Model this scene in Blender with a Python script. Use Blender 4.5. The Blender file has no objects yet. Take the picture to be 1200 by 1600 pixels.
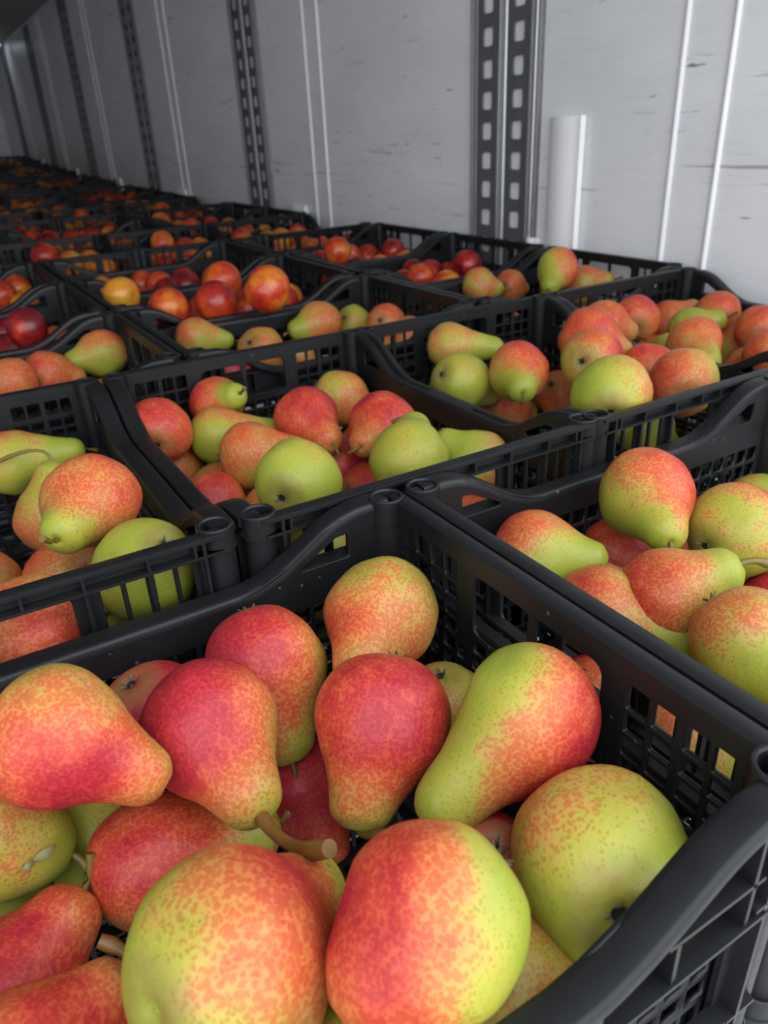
import bpy, bmesh, math, random
import numpy as np
from mathutils import Vector, Matrix, Quaternion, noise
random.seed(7)
SC = bpy.context.scene
COL = SC.collection
DOOR_Y = 0.03      # the truck body ends here, open to daylight
# ---------------------------------------------------------------- camera
RIM = 1.60          # height of the crate rims above the truck floor
cam_d = bpy.data.cameras.new('camera'); cam = bpy.data.objects.new('camera', cam_d); COL.objects.link(cam)
cx = Vector((0.855404, -0.516011, -0.044902)); cy = Vector((0.268844, 0.368222, 0.89002)); cz = Vector((-0.442727, -0.773398, 0.453705))
M = Matrix((cx, cy, cz)).transposed().to_4x4(); M.translation = Vector((0, 0, 0.2116 + RIM))
cam.matrix_world = M
cam_d.sensor_fit = 'VERTICAL'; cam_d.sensor_height = 24.0; cam_d.lens = 1176.6 / 1600 * 24.0
cam_d.clip_start = 0.01
cam_d.dof.use_dof = True; cam_d.dof.focus_distance = 0.42; cam_d.dof.aperture_fstop = cam_d.lens / 2.2
SC.camera = cam
# ---------------------------------------------------------------- sky and exposure
SC.view_settings.view_transform = 'Standard'; SC.view_settings.look = 'None'
SC.view_settings.exposure = 1.9; SC.view_settings.gamma = 1.0
w = bpy.data.worlds.new('sky'); SC.world = w; w.use_nodes = True
nt = w.node_tree; bg = nt.nodes['Background']
tc = nt.nodes.new('ShaderNodeTexCoord'); sp = nt.nodes.new('ShaderNodeSeparateXYZ'); rp = nt.nodes.new('ShaderNodeValToRGB')
nt.links.new(tc.outputs['Generated'], sp.inputs[0]); nt.links.new(sp.outputs['Z'], rp.inputs[0]); nt.links.new(rp.outputs[0], bg.inputs[0])
rp.color_ramp.elements[0].position = 0.0; rp.color_ramp.elements[0].color = (0.92, 0.95, 1.0, 1)
rp.color_ramp.elements[1].position = 1.0; rp.color_ramp.elements[1].color = (0.80, 0.90, 1.0, 1)
bg.inputs[1].default_value = 1.0
# daylight entering through the open rear doorway: a portal that guides the sky light
pl = bpy.data.lights.new('rear_doorway', 'AREA'); pl.shape = 'RECTANGLE'; pl.size = 2.42; pl.size_y = 2.5; pl.cycles.is_portal = True
po = bpy.data.objects.new('rear_doorway', pl); COL.objects.link(po)
po.location = (1.054 - 1.225, DOOR_Y - 0.01, 1.27); po.rotation_euler = (math.radians(90), 0, 0)
# ---------------------------------------------------------------- materials
def mat(name, base=(.5, .5, .5), rough=.5, metal=0.0, spec=.5):
    m = bpy.data.materials.new(name); m.use_nodes = True
    b = m.node_tree.nodes['Principled BSDF']
    b.inputs['Base Color'].default_value = (*base, 1); b.inputs['Roughness'].default_value = rough
    b.inputs['Metallic'].default_value = metal; b.inputs['Specular IOR Level'].default_value = spec
    return m
class G:
    'small helper to wire nodes'
    def __init__(s, m): s.t = m.node_tree; s.b = s.t.nodes['Principled BSDF']
    def n(s, kind, **kw):
        x = s.t.nodes.new('ShaderNode' + kind)
        for k, v in kw.items(): setattr(x, k, v)
        return x
    def l(s, a, b): s.t.links.new(a, b)
    def math(s, op, a, b=None, c=None, clamp=False):
        x = s.n('Math', operation=op); x.use_clamp = clamp
        for i, v in enumerate((a, b, c)):
            if v is None: continue
            if isinstance(v, (int, float)): x.inputs[i].default_value = v
            else: s.l(v, x.inputs[i])
        return x.outputs[0]
    def ramp(s, f, stops, interp='LINEAR'):
        x = s.n('ValToRGB'); cr = x.color_ramp; cr.interpolation = interp
        while len(cr.elements) < len(stops): cr.elements.new(0.5)
        for e, (p, c) in zip(cr.elements, stops):
            e.position = p; e.color = (*c, 1) if len(c) == 3 else c
        s.l(f, x.inputs[0]); return x.outputs[0]
    def mix(s, f, a, b, mode='MIX'):
        x = s.n('Mix', data_type='RGBA', blend_type=mode)
        for sock, v in ((x.inputs[0], f), (x.inputs[6], a), (x.inputs[7], b)):
            if isinstance(v, (int, float)): sock.default_value = v
            elif isinstance(v, tuple): sock.default_value = (*v, 1)
            else: s.l(v, sock)
        return x.outputs[2]
    def noise(s, co, scale, detail=3, rough=.5, dim='3D'):
        x = s.n('TexNoise'); x.inputs['Scale'].default_value = scale; x.inputs['Detail'].default_value = detail
        x.inputs['Roughness'].default_value = rough
        if co is not None: s.l(co, x.inputs['Vector'])
        return x.outputs['Fac']
    def sm(s, v, lo, hi):
        x = s.n('MapRange', interpolation_type='SMOOTHSTEP'); 
        for i, q in enumerate((v, lo, hi)):
            if isinstance(q, (int, float)): x.inputs[i].default_value = q
            else: s.l(q, x.inputs[i])
        return x.outputs[0]

def pear_material():
    m = mat('pear_skin', rough=.36, spec=.34); g = G(m)
    tco = g.n('TexCoord'); info = g.n('ObjectInfo')
    off = g.n('VectorMath', operation='ADD'); g.l(tco.outputs['Object'], off.inputs[0])
    cmb = g.n('CombineXYZ'); g.l(g.math('MULTIPLY', info.outputs['Random'], 37.0), cmb.inputs[0]); g.l(cmb.outputs[0], off.inputs[1])
    co = off.outputs[0]
    at = g.n('Attribute', attribute_type='OBJECT', attribute_name='blush'); am = g.n('Attribute', attribute_type='OBJECT', attribute_name='amount')
    nv = g.n('VectorMath', operation='NORMALIZE'); g.l(tco.outputs['Object'], nv.inputs[0])
    dt = g.n('VectorMath', operation='DOT_PRODUCT'); g.l(nv.outputs[0], dt.inputs[0]); g.l(at.outputs['Vector'], dt.inputs[1])
    big = g.noise(co, 0.9, 3, .55); mid = g.noise(co, 3.2, 3, .6); fine = g.noise(co, 14, 2, .6)
    sx = g.n('SeparateXYZ'); g.l(tco.outputs['Object'], sx.inputs[0])
    v = g.math('ADD', am.outputs['Fac'], g.math('MULTIPLY', dt.outputs['Value'], .50))
    v = g.math('ADD', v, g.math('MULTIPLY', g.math('SUBTRACT', big, .5), .95))
    v = g.math('ADD', v, g.math('MULTIPLY', g.math('SUBTRACT', mid, .5), .35))
    v = g.math('ADD', v, g.math('MULTIPLY', g.math('SUBTRACT', fine, .5), .16))
    v = g.math('SUBTRACT', v, g.math('MULTIPLY', g.sm(sx.outputs['Z'], .75, 1.7), .36))
    v = g.math('MULTIPLY', v, 1.0, clamp=True)
    light = g.ramp(v, [(0, (.29, .315, .035)), (.22, (.38, .33, .045)), (.42, (.52, .255, .065)), (.62, (.60, .17, .05)), (.84, (.55, .070, .034)), (1, (.43, .026, .034))])
    dark = g.ramp(v, [(0, (.13, .18, .010)), (.22, (.25, .17, .015)), (.42, (.44, .11, .024)), (.60, (.47, .052, .020)), (.80, (.41, .023, .018)), (1, (.29, .010, .018))])
    # lenticels: distorted cells, small and apart on green, wide and joined on the blush
    wv = g.n('VectorMath', operation='ADD'); nz = g.n('TexNoise'); nz.inputs['Scale'].default_value = 12; g.l(co, nz.inputs['Vector'])
    sc = g.n('VectorMath', operation='SCALE'); g.l(nz.outputs['Color'], sc.inputs[0]); sc.inputs['Scale'].default_value = .08
    g.l(co, wv.inputs[0]); g.l(sc.outputs[0], wv.inputs[1])
    vo = g.n('TexVoronoi', feature='F1'); vo.inputs['Scale'].default_value = 17; vo.inputs['Randomness'].default_value = .9; g.l(wv.outputs[0], vo.inputs['Vector'])
    hi = g.math('ADD', g.math('MULTIPLY', g.sm(v, .05, .5), .38), .31)
    hi = g.math('ADD', hi, g.math('MULTIPLY', g.math('SUBTRACT', g.noise(co, 5, 1), .5), .35))
    lo = g.math('SUBTRACT', hi, .24)
    spot = g.math('SUBTRACT', 1.0, g.sm(vo.outputs['Distance'], lo, hi))
    strength = g.math('MULTIPLY', spot, .66)
    c = g.mix(strength, light, dark)
    # russet round the calyx
    rus = g.math('MULTIPLY', g.math('SUBTRACT', 1.0, g.sm(sx.outputs['Z'], -.97, -.80)), g.math('MULTIPLY', mid, 1.2), clamp=True)
    c = g.mix(rus, c, (.22, .14, .045))
    # a few brown specks
    v2 = g.n('TexVoronoi', feature='F1'); v2.inputs['Scale'].default_value = 1.6; g.l(co, v2.inputs['Vector'])
    speck = g.math('SUBTRACT', 1.0, g.sm(v2.outputs['Distance'], .035, .075))
    c = g.mix(g.math('MULTIPLY', speck, .7), c, (.20, .08, .02))
    g.l(c, g.b.inputs['Base Color'])
    g.b.inputs['Subsurface Weight'].default_value = .0
    bmp = g.n('Bump'); bmp.inputs['Strength'].default_value = .10; bmp.inputs['Distance'].default_value = .002
    g.l(g.math('ADD', spot, g.math('MULTIPLY', fine, 1.5)), bmp.inputs['Height']); g.l(bmp.outputs[0], g.b.inputs['Normal'])
    g.l(g.math('ADD', g.math('MULTIPLY', fine, .16), .34), g.b.inputs['Roughness'])
    return m
def nectarine_material(stuff=False):
    m = mat('nectarine_skin_pile' if stuff else 'nectarine_skin', rough=.3); g = G(m)
    tco = g.n('TexCoord'); info = g.n('ObjectInfo')
    if stuff:
        a = g.n('Attribute', attribute_type='GEOMETRY', attribute_name='tint'); amt = a.outputs['Fac']
        co = g.n('VectorMath', operation='SCALE'); g.l(tco.outputs['Object'], co.inputs[0]); co.inputs['Scale'].default_value = 33; cv = co.outputs[0]
    else:
        a = g.n('Attribute', attribute_type='OBJECT', attribute_name='amount'); amt = a.outputs['Fac']
        off = g.n('VectorMath', operation='ADD'); g.l(tco.outputs['Object'], off.inputs[0]); cmb = g.n('CombineXYZ')
        g.l(g.math('MULTIPLY', info.outputs['Random'], 37.0), cmb.inputs[0]); g.l(cmb.outputs[0], off.inputs[1]); cv = off.outputs[0]
    big = g.noise(cv, .9, 3, .6); fine = g.noise(cv, 6, 4, .7)
    v = g.math('ADD', amt, g.math('MULTIPLY', g.math('SUBTRACT', big, .5), 1.5))
    v = g.math('ADD', v, g.math('MULTIPLY', g.math('SUBTRACT', fine, .5), .5), clamp=True)
    c = g.ramp(v, [(0, (.62, .30, .025)), (.3, (.62, .18, .015)), (.55, (.52, .05, .012)), (.8, (.34, .012, .010)), (1, (.13, .006, .009))])
    g.l(c, g.b.inputs['Base Color']); return m
def plastic_material():
    m = mat('black_crate_plastic', (.013, .014, .015), .42, 0, .36); g = G(m)
    tco = g.n('TexCoord'); n1 = g.noise(tco.outputs['Object'], 60, 4, .6); n2 = g.noise(tco.outputs['Object'], 9, 3, .6)
    c = g.mix(g.math('MULTIPLY', g.sm(n2, .45, .8), .6), (.007, .0075, .008), (.017, .018, .019))
    # pale rub marks and dust specks
    vo = g.n('TexVoronoi'); vo.inputs['Scale'].default_value = 55; g.l(tco.outputs['Object'], vo.inputs['Vector'])
    c = g.mix(g.math('MULTIPLY', g.math('SUBTRACT', 1.0, g.sm(vo.outputs['Distance'], .04, .09)), .25), c, (.25, .25, .24))
    g.l(c, g.b.inputs['Base Color'])
    g.l(g.math('ADD', g.math('MULTIPLY', n1, .25), .32), g.b.inputs['Roughness'])
    b = g.n('Bump'); b.inputs['Strength'].default_value = .12; b.inputs['Distance'].default_value = .0006; g.l(n1, b.inputs['Height']); g.l(b.outputs[0], g.b.inputs['Normal'])
    return m
def wall_material():
    m = mat('scuffed_white_wall_panel', (.6, .6, .6), .38); g = G(m)
    tco = g.n('TexCoord')
    def mapped(sx, sy, sz):
        mp = g.n('Mapping'); mp.inputs['Scale'].default_value = (sx, sy, sz); g.l(tco.outputs['Object'], mp.inputs[0]); return mp.outputs[0]
    soft = g.noise(mapped(1, 1.2, 3), 2.2, 5, .6)
    streak = g.noise(mapped(1, 3.0, 34), 1.6, 5, .62)
    band = g.noise(mapped(1, .4, 1.0), 1.4, 2, .5)
    smear = g.noise(mapped(1, 5, 2.5), 2.6, 4, .65)
    fine = g.noise(mapped(1, 6, 60), 2.0, 6, .7)
    c = g.mix(g.sm(soft, .3, .7), (.78, .79, .80), (.86, .865, .87))
    c = g.mix(g.math('MULTIPLY', g.sm(fine, .5, .75), .18), c, (.45, .46, .47))
    c = g.mix(g.math('MULTIPLY', g.sm(streak, .62, .72), .5), c, (.20, .21, .23))
    c = g.mix(g.math('MULTIPLY', g.sm(smear, .68, .80), .45), c, (.30, .31, .31))
    # short black knocks low on the wall, where loads touch it
    sx = g.n('SeparateXYZ'); g.l(tco.outputs['Object'], sx.inputs[0])
    n3 = g.noise(mapped(1, 9, 60), 1.0, 4, .55)
    c = g.mix(g.math('MULTIPLY', g.sm(n3, .67, .74), .75), c, (.07, .075, .08))
    # rubbing height of the loads: long thin scrapes
    low = g.math('SUBTRACT', 1.0, g.sm(g.math('ABSOLUTE', g.math('SUBTRACT', sx.outputs['Z'], RIM + .125)), .01, .06))
    n4 = g.noise(mapped(1, 3.2, 110), 1.0, 3, .55)
    c = g.mix(g.math('MULTIPLY', g.math('MULTIPLY', g.sm(n4, .62, .72), low), .6), c, (.18, .185, .19))
    g.l(c, g.b.inputs['Base Color'])
    g.l(g.math('ADD', g.math('MULTIPLY', soft, .2), .32), g.b.inputs['Roughness'])
    return m
M_PEAR = pear_material(); M_NECT = nectarine_material(); M_NECTS = nectarine_material(True); M_PL = plastic_material(); M_WALL = wall_material()
def simple(name, col, rough=.5, metal=0.0, nscale=20, amt=.25, spec=.5):
    m = mat(name, col, rough, metal, spec); g = G(m); tco = g.n('TexCoord')
    f = g.noise(tco.outputs['Object'], nscale, 4, .6)
    g.l(g.mix(g.math('MULTIPLY', g.sm(f, .35, .7), amt), col, tuple(c * .45 for c in col)), g.b.inputs['Base Color']); return m
M_STEM = mat('pear_stem', (.3, .2, .05), .42); _g = G(M_STEM); _t = _g.n('TexCoord'); _i = _g.n('ObjectInfo')
_f = _g.math('ADD', _g.math('MULTIPLY', _g.noise(_t.outputs['Object'], 60, 3), .8), _g.math('MULTIPLY', _i.outputs['Random'], .5))
_g.l(_g.ramp(_f, [(.25, (.055, .022, .006)), (.6, (.17, .075, .011)), (.95, (.17, .125, .018))]), _g.b.inputs['Base Color'])
M_CAL = simple('dried_calyx', (.16, .11, .06), .8, nscale=4); M_PIT = mat('calyx_pit', (.012, .008, .006), .9)
M_LEAF = simple('dry_bud_leaf', (.22, .22, .085), .6, nscale=60)
M_GREY = simple('grey_galvanised_strip', (.14, .14, .142), .45, .25, 30, .25)
M_RIDGE = simple('pale_metal_edge', (.55, .57, .60), .35, .5, 40, .15)
M_BEAD = simple('white_joint_bead', (.84, .84, .84), .35, 0, 8, .08)
M_GUARD = simple('white_plastic_guard', (.93, .93, .92), .30, 0, 5, .05)
M_CEIL = simple('dull_ceiling_panel', (.34, .34, .35), .55, 0, 2, .2)
M_FLOOR = simple('ribbed_truck_floor', (.25, .25, .25), .6, 0, 6, .3)
M_GROUND = simple('concrete_yard', (.46, .45, .43), .85, 0, 1.2, .3)
M_LAMP = mat('lamp_lens', (.8, .85, .9), .3); M_LAMP.node_tree.nodes['Principled BSDF'].inputs['Emission Color'].default_value = (.75, .87, 1, 1); M_LAMP.node_tree.nodes['Principled BSDF'].inputs['Emission Strength'].default_value = .35

# ---------------------------------------------------------------- mesh helpers
def finish(bm, name, mats, smooth=None):
    me = bpy.data.meshes.new(name); bm.normal_update(); bm.to_mesh(me); bm.free()
    for m in (mats if isinstance(mats, (list, tuple)) else [mats]): me.materials.append(m)
    if smooth is not None:
        for p in me.polygons: p.use_smooth = True
        if smooth < 180: me.set_sharp_from_angle(angle=math.radians(smooth))
    return me
def add_box(bm, x0, x1, y0, y1, z0, z1, mi=0):
    v = [bm.verts.new((x, y, z)) for x in (x0, x1) for y in (y0, y1) for z in (z0, z1)]
    for f in ((0, 1, 3, 2), (4, 6, 7, 5), (0, 4, 5, 1), (2, 3, 7, 6), (0, 2, 6, 4), (1, 5, 7, 3)):
        bm.faces.new([v[i] for i in f]).material_index = mi
def obj(name, me, parent=None):
    o = bpy.data.objects.new(name, me); COL.objects.link(o)
    if parent is not None: o.parent = parent
    return o
def tag(o, label=None, cat=None, group=None, kind=None):
    for k, v in (('label', label), ('category', cat), ('group', group), ('kind', kind)):
        if v: o[k] = v
    return o
def roundpoly(pts, rads, seg=4):
    out = []; n = len(pts)
    for i, (p, r) in enumerate(zip(pts, rads)):
        p = Vector(p); a = (Vector(pts[i - 1]) - p); b = (Vector(pts[(i + 1) % n]) - p)
        if r <= 0: out.append(p); continue
        an = a.angle(b); d = min(r / math.tan(an / 2), a.length * .49, b.length * .49)
        s = p + a.normalized() * d; e = p + b.normalized() * d
        for k in range(seg + 1):
            t = k / seg; out.append(s * (1 - t) ** 2 + p * 2 * t * (1 - t) + e * t * t)
    return out
def panel(name, outer, holes, thick, bevel, m):
    'flat plate in the (u, w) plane with real openings; returns mesh with x=u, z=w, y across'
    cu = bpy.data.curves.new(name, 'CURVE'); cu.dimensions = '2D'; cu.fill_mode = 'BOTH'
    cu.extrude = max(thick / 2 - bevel, 0); cu.bevel_depth = bevel; cu.bevel_resolution = 0; cu.offset = -bevel
    for loop in [outer] + holes:
        s = cu.splines.new('POLY'); s.points.add(len(loop) - 1); s.use_cyclic_u = True
        for q, p in zip(s.points, loop): q.co = (p[0], p[1], 0, 1)
    o = bpy.data.objects.new(name, cu); COL.objects.link(o); bpy.context.view_layer.update()
    me = bpy.data.meshes.new_from_object(o.evaluated_get(bpy.context.evaluated_depsgraph_get()))
    bpy.data.objects.remove(o); bpy.data.curves.remove(cu); me.name = name
    me.transform(Matrix.Rotation(math.radians(90), 4, 'X')); me.materials.clear(); me.materials.append(m)
    return me
def rect(a, b, c, d, r=0):
    pts = [(a, c), (b, c), (b, d), (a, d)]
    return roundpoly(pts, [r] * 4, 3) if r else [Vector(p) for p in pts]
def merge_mesh(name, parts, mats):
    'parts: (mesh, matrix); joins them into one mesh'
    bm = bmesh.new()
    for me, mx in parts:
        t = me.copy(); t.transform(mx); bm.from_mesh(t); bpy.data.meshes.remove(t)
    me = bpy.data.meshes.new(name); bm.to_mesh(me); bm.free()
    for m in mats: me.materials.append(m)
    return me

# ---------------------------------------------------------------- the crate (400 x 300 x 155 mm), local z = 0 at its base, rim at CH
CH = .155; LX = .402; LY = .302; mm = .001
def handle_wall_mesh():
    top = [(18, -2), (36, -2), (49, -5), (61, -10), (85, -25), (107, -34), (122, -37)]
    outer = top + [(402 - u, w) for u, w in reversed(top)] + [(384, -153), (18, -153)]
    holes = []
    for s in (0, 1):
        tri = roundpoly([(44, -15.5), (52, -16), (77, -29.5), (77, -32), (44, -32)], [1.5, 3, 1, 1, 1.5], 2)
        tri = [Vector((402 - p.x, p.y)) if s else p for p in tri]
        holes.append(tri)
    rows = [(-71, -59), (-87, -75), (-103, -91), (-119, -107), (-146, -124)]
    for a, b in rows:
        for k in range(23):
            u = 30 + k * 15
            holes.append(rect(u, u + 11.5, a, b))
    sc = lambda L: [Vector(p) * mm for p in L]
    return panel('handle_wall', sc(outer), [sc(h) for h in holes], .0028, .0005, M_PL)
def sweep(path, sect, name, closed_ends=True):
    'sect: (offset across y, offset along the normal) closed section; path in x, z'
    bm = bmesh.new(); rings = []
    n = len(path)
    for i, p in enumerate(path):
        a = Vector(path[max(i - 1, 0)]); b = Vector(path[min(i + 1, n - 1)]); t = (b - a).normalized(); nn = Vector((-t.y, t.x))
        rings.append([bm.verts.new((p[0] + nn.x * s[1], s[0], p[1] + nn.y * s[1])) for s in sect])
    m = len(sect)
    for i in range(n - 1):
        for k in range(m):
            bm.faces.new((rings[i][k], rings[i][(k + 1) % m], rings[i + 1][(k + 1) % m], rings[i + 1][k]))
    if closed_ends: bm.faces.new(rings[0]); bm.faces.new(list(reversed(rings[-1])))
    bmesh.ops.recalc_face_normals(bm, faces=bm.faces)
    return finish(bm, name, M_PL, 40)
def smooth_path(pts, seg=5):
    out = []; n = len(pts)
    for i in range(n - 1):
        p0, p1, p2, p3 = (Vector(pts[max(i - 1, 0)]), Vector(pts[i]), Vector(pts[i + 1]), Vector(pts[min(i + 2, n - 1)]))
        for k in range(seg):
            t = k / seg
            out.append(.5 * ((2 * p1) + (-p0 + p2) * t + (2 * p0 - 5 * p1 + 4 * p2 - p3) * t * t + (-p0 + 3 * p1 - 3 * p2 + p3) * t ** 3))
    out.append(Vector(pts[-1])); return out
def handle_rim_mesh():
    half = [(13, 0), (26, 0), (36, -.3), (49, -3.5), (61, -9), (85, -24), (100, -31), (113, -34.4), (130, -35), (165, -35)]
    pts = half + [(402 - u, w) for u, w in reversed(half)]
    path = [Vector(p) * mm for p in smooth_path(pts, 3)]
    # rounded grip: 16 mm wide, hollow underneath towards the outside
    sect = [(0, -6.5), (0, -1.2), (.8, -.2), (2.2, .1), (12.4, .1), (14.6, -.5), (15.8, -2.2), (16, -6), (15.2, -7), (13.0, -7), (13.0, -3.0), (1.8, -3.0), (1.8, -6.5)]
    return sweep(path, [(a * mm, b * mm) for a, b in sect], 'handle_rim')
def handle_ribs_mesh():
    bm = bmesh.new()
    # lower outside flange and the short ribs that join it to the grip
    add_box(bm, .013, LX - .013, 0, .0135, -.0575, -.0555)
    for u in (.110, .155, .201, .247, .292): add_box(bm, u - .001, u + .001, .001, .0135, -.0556, -.037)
    for u in (.036, .366): add_box(bm, u - .001, u + .001, .001, .0135, -.0556, -.001)
    for u in (.075, .327): add_box(bm, u - .001, u + .001, .001, .0135, -.0556, -.034)
    add_box(bm, .030, .080, .001, .0135, -.0345, -.0325); add_box(bm, LX - .080, LX - .030, .001, .0135, -.0345, -.0325)
    add_box(bm, .013, LX - .013, .001, .009, -.1225, -.1205); add_box(bm, .013, LX - .013, .001, .010, -.155, -.152)
    for u in (.105, .165, .237, .297): add_box(bm, u - .0012, u + .0012, .002, .0135, -.152, -.057)
    return finish(bm, 'outer_rib', M_PL)
def end_wall_mesh(rows):
    outer = [(18, -1), (284, -1), (284, -153), (18, -153)]; holes = []
    cols = [(29, 40.5), (43.5, 55), (60, 71.5), (74.5, 86)]
    for s in (0, 1):
        for a, b in cols:
            a, b = (302 - b, 302 - a) if s else (a, b)
            for w0, w1 in rows: holes.append(rect(a, b, w0, w1, 1.2))
    for a, b, ra, rb in ((102, 148, 8, 1), (154, 200, 1, 8)):
        holes.append(roundpoly([(a, -54), (b, -54), (b, -14), (a, -14)], [ra, rb, rb, ra], 4))
    for a, b in ((-80, -70), (-94, -84), (-108, -98), (-119, -112), (-146, -124)):
        for k in range(17):
            u = 26 + k * 14.8; holes.append(rect(u, u + 11.2, a, b))
    for k in range(7): u = 101 + k * 14.4; holes.append(rect(u, u + 11.2, -67, -58.5))
    sc = lambda L: [Vector(p) * mm for p in L]
    return panel('end_wall', sc(outer), [sc(h) for h in holes], .0028, .0005, M_PL)
def end_rim_mesh():
    path = [Vector((u * mm, 0)) for u in (11, 291)]
    sect = [(0, -3.0), (0, -.6), (.8, 0), (9.5, 0), (10.5, -.8), (10.5, -4), (8.4, -4), (8.2, -2.2), (1.6, -2.2), (1.6, -3.0)]
    me = sweep(path, [(a * mm, b * mm) for a, b in sect], 'end_rim')
    return me
def end_ribs_mesh():
    bm = bmesh.new()
    add_box(bm, .013, LY - .013, 0, .0085, -.0130, -.0110)
    for u in (.030, .058, .0945, .127, .151, .175, .2075, .244, .272): add_box(bm, u - .0009, u + .0009, .0006, .0085, -.0110, -.0022)
    for u in (.0262, .0577, .0942, .2078, .2443, .2758): add_box(bm, u - .0012, u + .0012, .003, .0085, -.055, -.013)
    add_box(bm, .013, LY - .013, .001, .0085, -.0535, -.0505)
    add_box(bm, .013, LY - .013, .001, .009, -.1225, -.1205); add_box(bm, .013, LY - .013, .001, .010, -.155, -.152)
    for u in (.0942, .2078): add_box(bm, u - .0012, u + .0012, .002, .009, -.152, -.053)
    return finish(bm, 'outer_rib', M_PL)
def post_mesh():
    bm = bmesh.new(); N = 24; ro, ri = .0115, .0086
    prof = [(ri, -.030), (ri, .0005), (ri + .0008, .0016), (ro - .0008, .0016), (ro, .0008), (ro, -.0120), (.0122, -.0122), (.0122, -.0140), (.0108, -.0145), (.0106, -.0500), (.0120, -.0505), (.0120, -.0525), (.0104, -.0530), (.0098, -.1520), (.0078, -.1550)]
    rings = [[bm.verts.new((r * math.cos(2 * math.pi * k / N), r * math.sin(2 * math.pi * k / N), z)) for k in range(N)] for r, z in prof]
    for a, b in zip(rings, rings[1:]):
        for k in range(N): bm.faces.new((a[k], b[k], b[(k + 1) % N], a[(k + 1) % N]))
    bm.faces.new(rings[0]); bm.faces.new(list(reversed(rings[-1])))
    # corner webs towards the two walls (post stands at the outer corner, walls run to +x and +y)
    for z0, z1 in ((-.0025, -.0002), (-.0130, -.0110), (-.0525, -.0505), (-.1225, -.1205), (-.155, -.152)):
        add_box(bm, .0, .018, -.0125, -.003, z0, z1); add_box(bm, -.0125, -.003, .0, .018, z0, z1)
    add_box(bm, .007, .018, -.005, -.0022, -.152, -.001); add_box(bm, -.005, -.0022, .007, .018, -.152, -.001)
    add_box(bm, .0105, .0125, -.0125, -.004, -.152, -.0022); add_box(bm, -.0125, -.004, .0105, .0125, -.152, -.0022)
    bmesh.ops.recalc_face_normals(bm, faces=bm.faces)
    return finish(bm, 'corner_post', M_PL, 35)
def base_mesh():
    sc = lambda L: [Vector(p) * mm for p in L]
    holes = []
    for i in range(14):
        for j in range(10): holes.append(rect(18 + i * 26.4, 18 + i * 26.4 + 20, 18 + j * 27, 18 + j * 27 + 20))
    me = panel('base_grille', sc([(10, 10), (392, 10), (392, 292), (10, 292)]), [sc(h) for h in holes], .003, .0004, M_PL)
    me.transform(Matrix.Rotation(math.radians(-90), 4, 'X')); return me
Z = lambda z: Matrix.Translation((0, 0, z))
HW, HR, HB, EWS, ER, EB, CP, BG = handle_wall_mesh(), handle_rim_mesh(), handle_ribs_mesh(), (end_wall_mesh(((-48, -13.5), (-66, -54))), end_wall_mesh(((-27, -13.5), (-40.5, -30), (-54, -43.5), (-66, -57)))), end_rim_mesh(), end_ribs_mesh(), post_mesh(), base_mesh()
HX, HY = LX / 2, LY / 2
# child placements in crate space (origin: centre of the base)
side_mx = [Matrix.Translation((-HX, -HY, CH)), Matrix.Rotation(math.pi, 4, 'Z') @ Matrix.Translation((-HX, -HY, CH))]
end_mx = [Matrix.Rotation(math.radians(-90), 4, 'Z') @ Matrix.Translation((-HY, -HX, CH)), Matrix.Rotation(math.radians(90), 4, 'Z') @ Matrix.Translation((-HY, -HX, CH))]   # -x wall, +x wall
IN = Matrix.Translation((0, .0144, 0)); IN2 = Matrix.Translation((0, .0090, 0))
post_mx = []
for sx, sy, rot in ((-1, -1, 0), (1, -1, 90), (1, 1, 180), (-1, 1, 270)):
    post_mx.append(Matrix.Translation((sx * (HX - .0130), sy * (HY - .0130), CH)) @ Matrix.Rotation(math.radians(rot), 4, 'Z'))
base_mx = Matrix.Translation((-HX, -HY, .0045))
FULL = []
for mx in side_mx: FULL += [(HW, mx @ IN), (HR, mx), (HB, mx)]
for EW, mx in zip(EWS, end_mx): FULL += [(EW, mx @ IN2), (ER, mx), (EB, mx)]
for mx in post_mx: FULL.append((CP, mx))
FULL.append((BG, base_mx))
CRATE_ONE = merge_mesh('crate', FULL, [M_PL])
crate_n = 0
def crate(x, y, turned, z, label, group=None, detail=True):
    'x, y: centre; turned: handle sides run along the truck'
    mx = Matrix.Translation((x, y, z - CH)) @ (Matrix.Rotation(math.radians(90), 4, 'Z') if turned else Matrix.Identity(4))
    if not detail:
        o = obj('crate', CRATE_ONE); o.matrix_world = mx; tag(o, label, 'crate', group); return o
    o = bpy.data.objects.new('crate', None); COL.objects.link(o); o.empty_display_size = .1; o.matrix_world = mx; tag(o, label, 'crate', group)
    for s in side_mx:
        h = obj('handle_wall', HW, o); h.matrix_basis = s @ IN
        r = obj('handle_rim', HR, h); r.matrix_basis = IN.inverted(); r = obj('outer_rib', HB, h); r.matrix_basis = IN.inverted()
    for EW, s in zip(EWS, end_mx):
        h = obj('end_wall', EW, o); h.matrix_basis = s @ IN2
        r = obj('end_rim', ER, h); r.matrix_basis = IN2.inverted(); r = obj('outer_rib', EB, h); r.matrix_basis = IN2.inverted()
    for s in post_mx: obj('corner_post', CP, o).matrix_basis = s
    obj('base_grille', BG, o).matrix_basis = base_mx
    return o

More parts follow.
